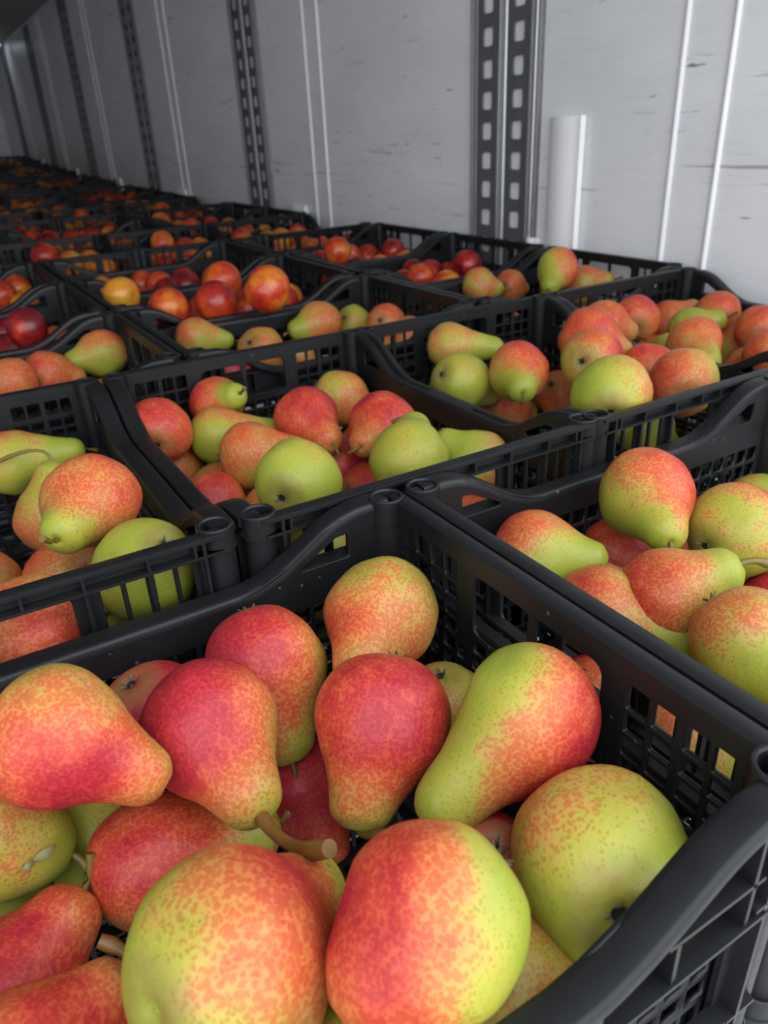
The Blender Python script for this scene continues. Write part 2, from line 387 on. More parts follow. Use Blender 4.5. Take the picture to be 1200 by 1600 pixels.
# ---------------------------------------------------------------- the setting
XW = 1.054; XL = XW - 2.45; YF = 8.6; ZC = RIM + .95; DOOR = DOOR_Y
def slab(name, a, b, m):
    bm = bmesh.new(); add_box(bm, a[0], b[0], a[1], b[1], a[2], b[2]); return tag(obj(name, finish(bm, name, m)), kind='structure')
slab('wall_right', (XW, DOOR, -.05), (XW + .06, YF, ZC + .05), M_WALL)
slab('wall_left', (XL - .06, DOOR, -.05), (XL, YF, ZC + .05), M_WALL)
slab('wall_front', (XL - .06, YF, -.05), (XW + .06, YF + .06, ZC + .05), M_WALL)
slab('ceiling', (XL - .06, DOOR, ZC), (XW + .06, YF, ZC + .06), M_CEIL)
slab('floor', (XL - .06, DOOR, -.08), (XW + .06, YF, 0), M_FLOOR)
slab('ground', (-30, -40, -1.25), (30, 20, -1.15), M_GROUND)
# perforated lashing tracks on the wall
def track_strip():
    holes = []; z = RIM - .30
    H = ZC - .02
    while z < H - .06: holes.append(rect(-.0145, .0145, z, z + .031, .006)); z += .0535
    me = panel('slotted_strip', [Vector(p) for p in ((-.031, .9), (.031, .9), (.031, H), (-.031, H))], holes, .0024, .0003, M_GREY)
    me.transform(Matrix.Rotation(math.radians(90), 4, 'Z')); return me
STRIP = track_strip()
def ridge_mesh(w, d, m, name, z0=.9, z1=None):
    z1 = z1 or ZC - .02
    bm = bmesh.new(); n = 6; v = []
    for z in (z0, z1): v.append([bm.verts.new((-d * math.sin(math.pi * k / n), w / 2 * math.cos(math.pi * k / n), z)) for k in range(n + 1)])
    for k in range(n): bm.faces.new((v[0][k], v[0][k + 1], v[1][k + 1], v[1][k]))
    bm.faces.new((v[0][n], v[0][0], v[1][0], v[1][n])); bm.faces.new(v[1])
    bm.faces.new(list(reversed(v[0]))); bmesh.ops.recalc_face_normals(bm, faces=bm.faces)
    return finish(bm, name, m, 40)
RID = ridge_mesh(.0085, .0070, M_RIDGE, 'ridge'); RIDW = ridge_mesh(.016, .0060, M_RIDGE, 'wide_ridge'); DK = ridge_mesh(.010, .010, M_GREY, 'edge_lip')
BEAD = ridge_mesh(.0090, .0050, M_BEAD, 'joint_bead')
tn = 1
for k in range(6):
    y = 1.290 + k * 1.262
    e = bpy.data.objects.new('trim_%d' % tn, None); COL.objects.link(e); e.location = (XW, y, 0); tag(e, kind='structure'); tn += 1
    for dy in (.051, -.040): obj('slotted_strip', STRIP, e).location = (-.0050, dy, 0)
    for dy in (.0865, .0145, -.0015): obj('pale_ridge', RID if dy < .08 else RIDW, e).location = (0, dy, 0)
    for dy in (.0985, .0065, -.0770, -.0980): obj('edge_lip', DK, e).location = (0, dy, 0)
    obj('pale_ridge', RID, e).location = (0, -.0865, 0)
    for dy in (.881 - .842, .797 - .842):
        yb = .842 + k * 1.262
        o = obj('trim_%d' % tn, BEAD); o.location = (XW, yb + dy, 0); tag(o, kind='structure'); tn += 1

# ---------------------------------------------------------------- rows of crates
h = .2116
def zo(y): return RIM + (.012 * (y - 3) ** 1.6 if y > 3 else 0)
CR = {}
def addc(key, x0, y0, turned, label, group=None, detail=True):
    wx, wy = ((.276, .376) if turned else (.376, .276))
    cxx, cyy = x0 + wx / 2, y0 + wy / 2; z = zo(cyy)
    CR[key] = (crate(cxx, cyy, turned, z, label, group, detail), cxx, cyy, turned, z)

# fruit: name crate kind x,y,z,r (0.1 mm) axis,length blush stem
DATA = '''
A1 A p -31,2907,-171,298 70,-54,-47,175 56,-15,-80,-41 0
A2 A p 472,3447,-734,312 33,-3,-94,175 85,8,11,27 -
A3 A p 616,2904,-462,329 4,-99,-17,175 78,-78,21,48 758,1878,-349,3.4
A4 A p 1082,3327,-565,341 -6,-71,-70,162 70,-74,29,44 973,2804,-1249,1.7
A5 A p 1811,3263,-459,340 -73,-69,-2,175 48,-58,-33,-47 0
A6 A p 1372,2521,-504,331 -61,-51,-61,158 66,-6,-33,49 1134,2118,-745,2
A7 A p 1877,2010,-346,327 -90,-4,-44,210 60,60,-89,-71 0
A8 A p 1707,1368,-555,370 54,73,-41,160 0,-4,86,55 -
A9 A p 913,1385,-306,319 -96,-9,-27,130 44,-112,46,14 0
A10 A p 291,1771,-499,376 85,35,-39,160 13,118,-24,75 -1
A11 A p 224,2831,-1065,327 97,-24,5,191 65,-20,2,50 883,2677,-987,2.2
A12 A p -608,2573,-1197,356 83,42,35,164 82,-5,-12,40 -
A13 A p -458,2020,-899,313 94,28,18,150 68,5,7,18 -101,2268,-704,2.6
A14 A p -477,3256,-848,310 80,-43,-41,140 30,16,22,53 -70,2987,-1106,2.6
A15 A p -546,3398,-1418,312 56,44,-70,175 12,-4,45,73 -
A16 A p 68,3394,-1280,310 -63,-60,-49,150 10,0,0,0 -
A17 A p 1167,1296,-860,310 -97,7,-25,150 40,0,0,0 -
A18 A p 628,1378,-980,310 -98,18,-4,150 20,0,0,0 -
A19 A p 1935,2753,-905,281 12,-10,-99,175 30,0,0,0 -
A20 A p 1086,3031,-1280,310 -9,-78,-62,150 95,0,0,0 -
- A p -781,1528,-1085,299 -41,-88,-23,175 50,-26,-62,-59 -
- A p -1220,1925,-1037,322 -24,89,-39,175 80,33,-54,-13 -
- A p -226,1364,-1095,306 70,37,61,175 65,17,73,-84 -
- A p 1436,1824,-932,303 -6,35,-93,175 80,4,-135,52 -
- A p -1209,3038,-1062,321 89,42,-17,175 35,-28,-73,2 -
E1 E p 4083,3302,-337,335 -54,-83,-13,175 50,77,-31,45 3746,2756,-537,2
E2 E p 3147,3396,-580,310 66,-76,-1,155 20,1,52,90 -
E3 E p 4187,3600,-1020,310 26,-83,-50,150 85,0,0,0 -
E5 E p 4449,2781,-541,335 100,-2,3,150 20,39,3,43 -
E6 E p 3478,2537,-580,310 67,-51,54,150 42,-73,34,8 3936,2206,-343,2.6
E7 E p 3150,2781,-700,310 47,-88,-10,215 50,-46,38,20 -
E8 E p 3404,1937,-537,315 1,-87,-50,150 12,-27,48,56 -
- E p 4475,2356,-1043,326 -67,62,-40,175 80,8,57,62 -
- E p 4188,1798,-1070,312 94,14,-31,175 50,-32,86,106 -
- E p 2826,2433,-1074,331 -20,97,-15,175 65,14,59,17 -
- E p 5709,3422,-1007,318 82,24,-51,175 10,-20,81,3 -
- E p 3132,1369,-1031,336 -93,-15,-34,175 80,-54,93,-56 -
- E p 5155,2372,-1047,315 -67,-62,-41,175 50,6,5,25 -
- E p 3781,2275,-1066,330 -96,19,-19,175 10,-38,-31,26 -
- E p 3569,1761,-1127,291 -90,42,-10,175 50,-41,10,-46 -
- E p 5829,1389,-871,325 38,-27,-88,175 65,19,100,59 -
- E p 5869,2417,-955,321 -72,2,-70,175 35,2,30,24 -
- E p 5111,3442,-1080,302 -94,20,-27,175 50,-44,23,-42 -
- E p 2808,1839,-876,306 -26,25,-93,175 50,-29,47,-16 -
- E p 4828,2913,-1075,335 -91,41,1,175 65,52,56,-16 -
- E p 5547,1896,-1081,301 98,-6,-17,175 35,21,20,-43 -
- E p 4601,1355,-1059,292 -88,-32,-35,175 50,-24,-16,15 -
- E p 5446,2894,-1090,295 96,-3,-27,175 10,16,-13,-90 -
C1 C p 607,5219,-135,335 -52,-85,-2,175 50,34,-4,25 -
C2 C p 743,4483,-377,335 -38,60,-70,150 -5,0,0,0 -
C3 C p 452,6774,-875,335 23,32,92,150 30,-26,15,1 140,7189,-397,1.7
C4 C p 278,7516,-545,304 99,-13,0,215 30,-15,30,37 -
C5 C p 365,5711,-956,335 -40,76,-52,175 50,-10,38,55 -
C8 C p 20,4444,-551,356 -100,-6,5,150 62,26,-15,-1 -
C6 C p -243,6160,-1026,310 -21,85,-48,170 40,13,18,45 -
C9 C p 596,4954,-1105,310 -64,74,-17,170 10,0,0,0 -
- C p -1237,5541,-972,317 -41,64,-65,175 10,-51,11,20 -
B1 B p 1622,7270,-470,332 34,94,11,175 75,-26,15,1 -
B2 B p 2383,7707,-464,292 26,-88,40,175 55,-68,41,4 -
B4 B p 3760,7442,-626,324 65,-58,-49,155 40,34,-21,-2 -
B5 B p 2993,6711,-498,327 -1,-98,-21,175 85,11,15,36 3015,6087,-698,1.5
B6 B p 2218,7194,-651,318 92,-39,-1,215 15,39,19,70 -
B7 B p 2290,6502,-653,323 91,-41,-1,167 46,11,15,36 -
B8 B p 2092,4987,-309,335 73,68,-2,150 -2,8,11,27 -
B9 B p 2061,6919,-1162,329 24,97,-8,175 30,65,-13,42 -
B12 B p 3511,6073,-498,335 -81,-59,-7,175 80,-12,18,19 2958,5767,-550,1.6
B13 B p 3185,5095,-444,332 62,68,41,150 5,5,7,18 3296,5535,-258,1.7
B14 B p 3885,5040,-650,304 -57,63,52,153 22,68,-41,-4 -
B11 B p 3272,5922,-1082,310 97,2,-25,170 85,0,0,0 -
B17 B p 3641,4876,-1126,310 90,-42,-5,170 50,-18,-18,53 -
B18 B p 1763,7510,-1011,310 -37,-71,-60,170 65,-48,26,35 -
- B p 2306,5055,-1070,307 -26,34,90,175 10,75,-61,-60 -
- B p 3312,7492,-1084,297 97,13,-22,175 65,27,-1,6 -
- B p 2704,7475,-1058,320 -97,24,7,175 35,52,-59,60 -
- B p 2624,4411,-1067,318 -81,52,-27,175 35,-66,-105,-2 -
- B p 3284,6563,-1042,328 -83,-44,-35,175 80,89,-69,-5 -
- B p 1761,4409,-1083,309 93,-28,-25,175 35,17,42,31 -
- B p 1782,5607,-1078,305 87,-41,-27,175 65,38,11,-6 -
- B p 1778,6365,-1000,332 -23,-85,-48,175 50,-30,-81,42 -
- B p 2624,5523,-1087,297 92,26,-28,175 50,6,160,18 -
- B p 3251,4435,-1009,333 97,-25,-3,175 50,41,-75,-87 -
- B p 3806,6886,-1077,332 -87,46,-20,175 65,-42,-68,-21 -
- B p 3833,5484,-1079,319 15,89,44,175 80,-126,-34,-30 -
- B p 2890,4951,-1074,325 94,33,-7,175 65,24,13,33 -
- B p 2255,5988,-1075,314 31,92,-25,175 50,9,-13,10 -
- B p 1747,5006,-1060,320 -14,3,99,175 50,24,-54,33 -
- B p 3868,6327,-929,300 23,-45,-86,175 80,-11,39,-56 -
D1 D p 5392,7538,-333,301 77,-64,1,215 36,0,0,0 -
D2 D p 4953,6739,-503,336 88,6,-47,175 5,0,0,0 -
D3 D p 5395,6268,-366,334 -56,-83,-8,175 55,53,5,61 -
D6 D p 6513,6342,-182,345 51,-75,-42,150 70,8,11,27 -
D7 D p 5987,5758,-219,333 89,41,-19,150 60,77,-46,-4 -
D8 D p 6624,6874,-1020,312 76,20,-62,175 60,0,0,0 -
D9 D p 5765,6973,-1058,335 91,10,-41,175 60,0,0,0 -
D10 D p 4894,4434,-47,347 74,66,15,160 15,57,-24,15 -
D11 D p 6279,4789,-300,335 72,68,12,175 45,-43,26,2 -
D12 D p 6662,5563,-417,300 69,71,15,175 65,8,11,27 -
D14 D p 6565,5454,-1022,334 77,-13,-62,175 0,0,0,0 -
D4 D p 4663,7484,-1071,310 91,24,-34,170 65,0,0,0 -
D13 D p 6489,7471,-1075,310 97,9,-24,170 10,0,0,0 -
- D p 5370,7460,-945,327 -63,-69,36,175 50,114,36,-45 -
- D p 4686,4428,-839,327 -25,90,36,175 35,-22,10,29 -
- D p 4627,6936,-965,301 21,-59,-78,175 35,84,43,9 -
F1 F p 8462,7381,-434,325 68,71,17,175 68,11,15,36 -
F2 F p 7841,7384,-399,316 57,-76,-30,150 60,0,0,0 -
F3 F p 9378,7544,-669,325 61,-62,50,150 60,0,0,0 -
F4 F p 9593,6891,-453,310 75,64,16,175 60,8,11,27 -
F5 F p 9005,6852,-588,313 60,-69,40,150 20,46,-55,-48 -
F6 F p 8012,6040,-455,335 -50,-85,-16,175 50,31,-8,16 -
F7 F p 9463,6404,-866,339 84,51,19,175 65,60,-36,-3 -
F9 F p 9239,5973,-458,319 81,57,16,175 75,0,0,0 -
F10 F p 8872,5788,-922,333 -62,66,-42,150 50,0,0,0 -
F11 F p 8603,5365,-533,327 45,-86,-23,150 60,0,0,0 -
F8 F p 8889,7477,-1066,310 90,24,-35,170 40,0,0,0 -
F12 F p 9716,7326,-1111,310 20,-97,-12,170 55,0,0,0 -
- F p 7617,7257,-990,339 -17,86,-48,175 10,3,-34,-29 -
- F p 8462,6970,-936,330 -35,-63,69,175 65,99,-15,16 -
G1 R31 p 1862,10733,-450,315 -99,-15,-8,175 30,22,29,71 -
G3 R31 p 1082,10517,-546,309 94,-20,-29,150 60,0,0,0 -
G4 R31 p 632,10251,-503,303 -99,6,14,150 60,0,0,0 -
G2 R31 p 1740,10505,-1050,310 -49,79,-37,170 55,0,0,0 -
- R31 p -1279,8757,-816,333 -1,100,1,175 35,14,57,2 -
H1 R32 p 3162,10751,-451,287 91,-36,-19,190 50,-26,32,28 -
H2 R32 p 5105,10614,-520,327 -100,-9,-5,175 40,34,-4,25 -
H3 R32 p 5739,10687,-642,287 80,33,-50,175 20,0,0,0 -
H4 R32 p 5804,9792,-488,289 73,59,-34,175 65,0,0,0 -
H5 R32 p 5865,9237,-624,308 -85,42,-31,150 50,0,0,0 -
H6 R32 p 3950,10253,-684,335 68,44,-58,175 50,0,0,0 -
H7 R32 p 4704,10691,-1029,300 -93,32,-18,150 40,0,0,0 -
- R32 p 5211,9177,-868,291 -3,1,-100,175 35,45,13,33 -
- R32 p 3335,10016,-857,315 43,26,-87,175 80,27,4,67 -
I1 R33 p 8959,9522,-60,335 -77,-45,-44,175 45,80,-43,5 -
I2 R33 p 9748,9709,-443,331 70,-69,18,150 45,8,11,27 -
I4 R33 p 8980,10726,-498,286 92,31,-23,175 60,0,0,0 -
I5 R33 p 8301,10774,-403,291 74,-65,-17,150 40,8,11,27 -
I3 R33 p 9683,10620,-1023,310 86,18,-49,170 0,0,0,0 -
- R33 p 8613,9840,-945,329 46,55,-70,175 80,22,15,1 -
- R33 p 9259,10056,-992,296 12,-73,-68,175 35,-46,-76,-38 -
J1 R41 n 1106,11846,-188,300 0,0,0,0 95,0,0,0 -
J2 R41 n 905,13889,-648,295 0,0,0,0 94,-23,13,15 -
J3 R41 n 878,13378,-784,287 0,0,0,0 96,-197,-62,-75 -
- R41 n 1502,12454,-612,288 0,0,0,0 46,3,32,18 -
- R41 n -951,11765,-724,289 0,0,0,0 79,13,116,-20 -
- R41 n 915,12241,-588,297 0,0,0,0 90,28,-23,22 -
- R41 n -1287,12316,-617,276 0,0,0,0 42,71,32,19 -
- R41 n 343,11757,-702,281 0,0,0,0 51,-33,37,4 -
- R41 n -1343,13095,-707,312 0,0,0,0 42,2,35,8 -
- R41 n -240,12496,-685,302 0,0,0,0 77,42,-37,35 -
- R41 n 343,12371,-650,297 0,0,0,0 86,-10,85,19 -
- R41 n 333,13847,-765,291 0,0,0,0 34,-19,-17,28 -
- R41 n -749,12995,-589,301 0,0,0,0 39,-53,-5,70 -
- R41 n -468,13552,-768,279 0,0,0,0 63,19,-62,-79 -
K1 R42 n 2701,12890,-104,300 0,0,0,0 15,36,-1,34 -
K2 R42 n 4159,12158,22,321 0,0,0,0 50,13,18,45 -
K3 R42 n 3862,11702,-203,341 0,0,0,0 70,0,0,0 -
K4 R42 n 3129,11764,-175,304 0,0,0,0 50,13,18,45 -
K5 R42 n 4390,10831,50,354 0,0,0,0 45,-55,60,48 -
K6 R42 n 5060,11928,-399,300 0,0,0,0 80,0,0,0 -
K7 R42 n 4685,12632,-593,300 0,0,0,0 77,-82,52,9 -
K8 R42 n 4279,13848,-738,290 0,0,0,0 61,-48,0,19 -
- R42 n 5149,13844,-670,281 0,0,0,0 88,-51,28,-57 -
- R42 n 5131,13004,-838,294 0,0,0,0 39,-43,-16,9 -
- R42 n 2689,12083,-598,310 0,0,0,0 50,1,-6,-62 -
- R42 n 4680,13382,-697,311 0,0,0,0 67,75,38,21 -
- R42 n 5754,12173,-800,285 0,0,0,0 93,-67,19,-153 -
- R42 n 3023,12635,-666,297 0,0,0,0 39,80,-2,3 -
- R42 n 3923,12282,-831,296 0,0,0,0 31,24,-9,95 -
- R42 n 3427,12019,-633,301 0,0,0,0 81,6,-45,90 -
- R42 n 5651,13005,-590,281 0,0,0,0 34,25,34,40 -
L1 R43 n 9195,12308,-347,300 0,0,0,0 85,0,0,0 -
L2 R43 n 8344,12683,-539,300 0,0,0,0 60,0,0,0 -
L3 R43 n 9848,13875,-800,293 0,0,0,0 80,0,0,0 -
- R43 n 7214,12878,-628,307 0,0,0,0 37,-62,-79,14 -
- R43 n 8960,13243,-609,305 0,0,0,0 86,8,3,-63 -
- R43 n 9581,13008,-669,314 0,0,0,0 66,-10,76,41 -
- R43 n 7782,12521,-749,307 0,0,0,0 82,109,74,-23 -
- R43 n 7076,13829,-608,307 0,0,0,0 62,39,-29,-42 -
- R43 n 8058,11766,-776,291 0,0,0,0 31,-125,12,-16 -
- R43 n 8941,13861,-621,275 0,0,0,0 97,-17,-22,9 -
- R43 n 8364,13269,-715,302 0,0,0,0 67,10,-31,-38 -
- R43 n 8587,12150,-624,292 0,0,0,0 44,-13,-77,-51 -
- R43 n 7794,13124,-764,278 0,0,0,0 40,-17,-39,-77 -
M1 R51 n 1596,16994,-413,280 0,0,0,0 50,0,0,0 -
M2 R51 n 1237,16571,-428,296 0,0,0,0 64,-106,66,11 -
- R51 n 400,15930,-629,299 0,0,0,0 65,-16,-48,26 -
- R51 n 332,15226,-630,299 0,0,0,0 69,87,-27,129 -
- R51 n -176,16321,-601,307 0,0,0,0 59,78,-54,-48 -
- R51 n -279,15605,-675,294 0,0,0,0 92,-87,-5,85 -
- R51 n 968,14990,-598,286 0,0,0,0 79,-51,-17,75 -
- R51 n 540,16614,-626,278 0,0,0,0 45,63,52,-51 -
- R51 n -1457,15371,-599,292 0,0,0,0 43,-23,15,8 -
- R51 n 973,15854,-722,287 0,0,0,0 41,-19,-20,5 -
- R51 n 1634,15294,-847,278 0,0,0,0 35,47,-11,-60 -
- R51 n 1565,16049,-607,276 0,0,0,0 34,84,2,1 -
N1 R52 n 4031,16830,-625,300 0,0,0,0 60,0,0,0 -
N2 R52 n 3205,17031,-635,269 0,0,0,0 36,-18,69,-22 -
N3 R52 n 4807,16398,-605,300 0,0,0,0 74,35,-73,5 -
- R52 n 5330,15231,-643,310 0,0,0,0 37,40,32,-9 -
- R52 n 3870,14880,-685,308 0,0,0,0 89,-3,-1,-37 -
- R52 n 3107,15938,-793,297 0,0,0,0 70,-35,75,-12 -
- R52 n 5258,15958,-725,295 0,0,0,0 49,-40,-17,15 -
- R52 n 3444,16493,-809,276 0,0,0,0 48,24,-17,39 -
- R52 n 3472,15346,-635,292 0,0,0,0 75,-16,-36,56 -
- R52 n 5503,16497,-659,300 0,0,0,0 63,55,-75,-41 -
- R52 n 4206,16246,-601,309 0,0,0,0 60,98,44,12 -
- R52 n 4614,15814,-594,284 0,0,0,0 94,-59,71,-38 -
- R52 n 3022,14849,-670,304 0,0,0,0 52,71,-31,-39 -
- R52 n 4150,15500,-597,276 0,0,0,0 93,-13,-122,-41 -
O1 R53 n 7744,14966,-179,300 0,0,0,0 50,0,0,0 -
O2 R53 n 9089,16907,-634,296 0,0,0,0 60,0,0,0 -
O3 R53 n 9637,16988,-689,286 0,0,0,0 60,0,0,0 -
O4 R53 n 9635,15789,-467,300 0,0,0,0 85,0,0,0 -
- R53 n 8167,14836,-593,287 0,0,0,0 94,-56,2,23 -
- R53 n 7491,16532,-617,282 0,0,0,0 82,35,-26,-33 -
- R53 n 8133,16770,-663,280 0,0,0,0 59,46,12,27 -
- R53 n 6910,16447,-704,312 0,0,0,0 78,-58,71,-39 -
- R53 n 9000,15315,-709,299 0,0,0,0 33,-36,97,24 -
- R53 n 9507,15012,-607,281 0,0,0,0 40,46,-46,95 -
- R53 n 7955,16176,-589,305 0,0,0,0 73,-3,28,-31 -
- R53 n 9806,16283,-750,296 0,0,0,0 35,-6,44,16 -
- T0 t 3403,357,-585,307
- T0 t 1302,834,-745,283
- T0 t 423,1026,-772,304
- T0 t 1554,2425,-631,286
- T0 t 1323,1383,-539,298
- T0 t 1615,1864,-669,280
- T0 t 3402,1420,-777,310
- T0 t 3013,1456,-284,320
- T0 t 2466,1600,-577,318
- T0 t 1912,1335,-590,296
- T0 t 2226,448,-588,292
- T0 t 2981,1949,-677,312
- T0 t 1663,334,-613,284
- T0 t 2320,2206,-599,305
- T0 t 3065,871,-517,313
- T0 t 758,1512,-610,284
- T0 t 3432,2367,-718,279
- T1 t 1368,1238,-524,296
- T1 t 3063,2433,-828,287
- T1 t 1599,720,-659,282
- T1 t 2842,2029,-513,277
- T1 t 3203,988,-602,281
- T1 t 2502,1596,-571,280
- T1 t 1039,2393,-517,317
- T1 t 3225,1581,-561,313
- T1 t 1593,2415,-775,296
- T1 t 2627,942,-618,297
- T1 t 1043,343,-599,293
- T1 t 3226,430,-534,282
- T1 t 1919,1336,-662,284
- T1 t 2200,2117,-610,307
- T1 t 3418,2147,-473,293
- T1 t 1496,1836,-521,297
- T1 t 828,1310,-698,279
- T1 t 2249,343,-602,294
- T2 t 2248,622,-575,319
- T2 t 917,2124,-538,318
- T2 t 920,439,-508,299
- T2 t 1898,2368,-696,280
- T2 t 358,2402,-505,308
- T2 t 3037,2391,-570,319
- T2 t 810,1039,-602,283
- T2 t 3326,1591,-712,278
- T2 t 2880,339,-587,290
- T2 t 1139,1530,-502,319
- T2 t 1396,474,-828,278
- T2 t 3435,325,-687,276
- T2 t 361,678,-455,313
- T2 t 2048,1379,-849,291
- T2 t 1582,1911,-633,282
- T2 t 2470,1785,-687,319
- T2 t 1471,999,-529,309
- T2 t 361,1432,-602,311
'''
LABELS = '''
A1|big orange-red pear lying on its side at the left edge of the nearest crate
A2|small dark red pear deep behind the crimson pear in the nearest crate
A3|crimson pear with a thick brown stem in the centre of the nearest crate
A4|red pear with green right flank and long thin stem, behind the crimson pear
A5|speckled orange pear at the back corner post of the nearest crate, neck down
A6|upright red pear, neck down, in the middle between crimson and yellow-necked pears
A7|large pear with bright yellow-green neck and orange-red belly in the nearest crate
A8|large green pear at right of the nearest crate, calyx facing the camera
A9|round orange and yellow pear at bottom centre, dried calyx at its upper right
A10|largest pear at the bottom, yellow-green belly, red shoulder and neck pointing upper right
A11|orange-red pear lying beneath the crimson pear, its neck running right
A12|dark crimson pear at the lower left edge, narrow end pointing up
A13|pink-orange pear in the bottom left corner with a short orange stem
A14|brownish green pear under the orange-red one at the left edge, neck right
A15|green pear with pink top at the left edge under the dried leaf
A16|dark green pear deep in the gap at left of the nearest crate
A17|orange-brown pear at the bottom under the green calyx pear
A18|brown-olive pear at the bottom edge, deep between two large pears
A19|brownish pear peeping out between the upright red pear and yellow-necked pear
A20|dark red pear deep in the centre under the thick brown stem
A21|dark green pear deep below the yellow-necked pear
A22|dark green pear deep between the crimson and the largest pears
E1|orange and red upright pear, neck down, tallest in the right-edge crate
E2|green pear with red top lying at the left corner of the right-edge crate
E3|dark red pear low behind the green and red-topped pear at right
E4|green pear with pink shoulder at the back of the right-edge crate
E5|russet yellow pear at the right edge behind the brown-stemmed one
E6|pink-orange pear with yellow-green neck and thick brown stem pointing right
E7|long orange pear lying along the left rim of the right-edge crate
E8|big speckled green pear at the right edge, nearest in its crate
E9|pear low behind the orange upright pear in the right-edge crate
C1|round russet-orange pear in the middle of the left-edge crate
C2|big speckled green pear behind the slats of the left-edge crate
C3|yellow pear standing neck up with a long brown stem pointing left
C4|long pear at the back of the left-edge crate with green neck right
C5|orange pear low in front of the russet-orange one, left-edge crate
C6|reddish green pear low at the left edge, behind the front rail
C7|russet pear cut by the left edge under the long-necked pear
C8|red pear seen through the large front opening of the left-edge crate
C9|yellow-green pear low beside the big green one in the left-edge crate
B1|red pear alone at the left side of the middle crate
B2|pear with pale neck end facing the camera at the back left of middle crate
B3|pink and green pear at the back of the middle crate, beside the pale neck
B4|yellow-orange pear at the back right of the middle crate
B5|bright red pear, neck down, in the centre of the middle crate
B6|long green and orange pear lying across the left of the middle crate
B7|orange pear lying in front of the long green one, middle crate
B8|large yellow-green pear at the front rail of middle crate, calyx facing the camera
B9|yellow and pink pear low at the front left of the middle crate
B10|orange-red pear low beneath the long green one, middle crate
B11|dark red pear low right of the large yellow-green pear, middle crate
B12|red pear at the right centre of the middle crate with a short stem
B13|yellow-green pear with its stem up at the right of the middle crate
B14|pear with yellow neck lying at the far right of the middle crate
B15|small yellow-brown pear end between the two red pears, middle crate
B17|green pear behind the front slats at the right of the middle crate
B18|orange-brown pear low at the left wall of the middle crate
D1|tan pear lying at the back left of the crate right of centre
D2|yellow-green pear with its calyx upper left, left side of that crate right of centre
D3|orange pear with yellow neck end facing the camera, crate right of centre
D4|red pear low at the left wall of the crate right of centre
D5|orange-brown pear lying behind the one whose neck faces the camera
D6|red pear at the back right of the heap, crate right of centre
D7|red and yellow pear with its calyx showing, centre right of the heap
D8|orange pear with dark calyx low between the yellow and red ones
D9|reddish pear low at the front left of the crate right of centre
D10|large yellow pear at the front rail of the crate right of centre
D11|orange-yellow pear at the front right of the crate right of centre
D12|red pear at the right wall of the crate right of centre
D13|small yellow pear end at the back of the crate right of centre
D14|green pear seen through the front slats of the crate right of centre
F1|red pear at the back left of the wall crate at right
F2|orange-red pear lying at the left wall of the wall crate at right
F3|orange pear at the back centre of the wall crate, neck right
F4|round orange-red pear at the back right of the wall crate
F5|green and red pear with yellow neck in the middle of the wall crate
F6|orange pear, neck down, at the front of the wall crate's heap
F7|crimson-sided pear right of the orange one in the wall crate
F8|dull green and red pear low in the left of the wall crate
F9|bright red pear at the right edge in the wall crate
F10|orange and yellow pear at the front right of the wall crate
F11|red pear cut by the right edge, below the bright red one
F12|orange pear low beside the bright red one at the right edge
G1|orange pear with yellow-green neck pointing left in the third-row left crate
G2|yellow-brown pear low beside the yellow-necked one, third-row left crate
G3|red-brown pear left of the yellow-necked one, third-row left crate
G4|orange-red pear at the left edge in the third-row crate
H1|pink pear with yellow neck at the left of the third-row middle crate
H2|pear with green neck end facing left, back of third-row middle crate
H3|yellow pear at the back of the third-row middle crate
H4|red pear at the back right of the third-row middle crate
H5|orange pear behind the slats at right of third-row middle crate
H6|orange-brown pear low in the centre of third-row middle crate
H7|pear low behind the front rail of third-row middle crate
I1|upright orange and yellow pear standing above the rim beside the white wall
I2|orange pear lying right of the upright one in the wall crate
I3|yellow-green pear at the foot of the upright one beside the wall
I4|red pear left of the upright one in the third-row wall crate
I5|yellow-orange pear at the far left of the third-row wall crate
J1|shiny dark red nectarine at the left edge, fourth row
J2|dark nectarine cut by the left edge behind the shiny red one
J3|nectarine below the shiny dark red one at the left edge
K1|yellow nectarine at the left of the fourth-row middle crate
K2|topmost orange-red nectarine of the heap in the fourth-row middle crate
K3|red-orange nectarine directly below the topmost one
K4|striped red and yellow nectarine in the left of the heap, fourth row
K5|large yellow nectarine with a purple side at right of the heap
K6|small red nectarine in front of the large yellow and purple one
K7|orange nectarine low between the heap and the large yellow one
K8|small orange nectarine left of the red-orange one in the heap
L1|bright dark red nectarine in the fourth-row crate at the wall
L2|yellow-red nectarine at the left of the fourth-row wall crate
L3|dark red nectarine low beside the bright one, fourth-row wall crate
M1|orange nectarine in the fifth-row crate at the left edge
M2|red nectarine cut by the left edge in the fifth-row crate
N1|orange-red nectarine in the centre of the fifth-row middle crate
N2|nectarine at the left of the fifth-row middle crate
N3|nectarine at the right of the fifth-row middle crate
O1|bright orange nectarine at the left in the fifth-row wall crate
O2|orange nectarine just right of the brightest one, fifth-row wall crate
O3|small nectarine at the centre of the fifth-row wall crate
O4|dark red nectarine at the right of the fifth-row wall crate
'''
addc('A', (1.034 - 1.78) * h, .48 * h, False, 'nearest black crate, filling the bottom of the view with large red pears')
addc('E', 1.164 * h, .48 * h, False, 'black crate of pears at the right edge, directly beside the nearest crate')
addc('C', (.538 - 1.31) * h, 1.92 * h, True, 'black crate of pears at the left edge, just behind the nearest crate')
addc('B', .667 * h, 1.92 * h, True, 'black crate of pears in the middle, behind the top corner of the nearest crate')
addc('D', 2.04 * h, 1.92 * h, True, 'black crate of pears right of centre, between the middle crate and the wall crate')
addc('F', 3.43 * h, 1.92 * h, True, 'black crate of pears against the white wall at the right edge')
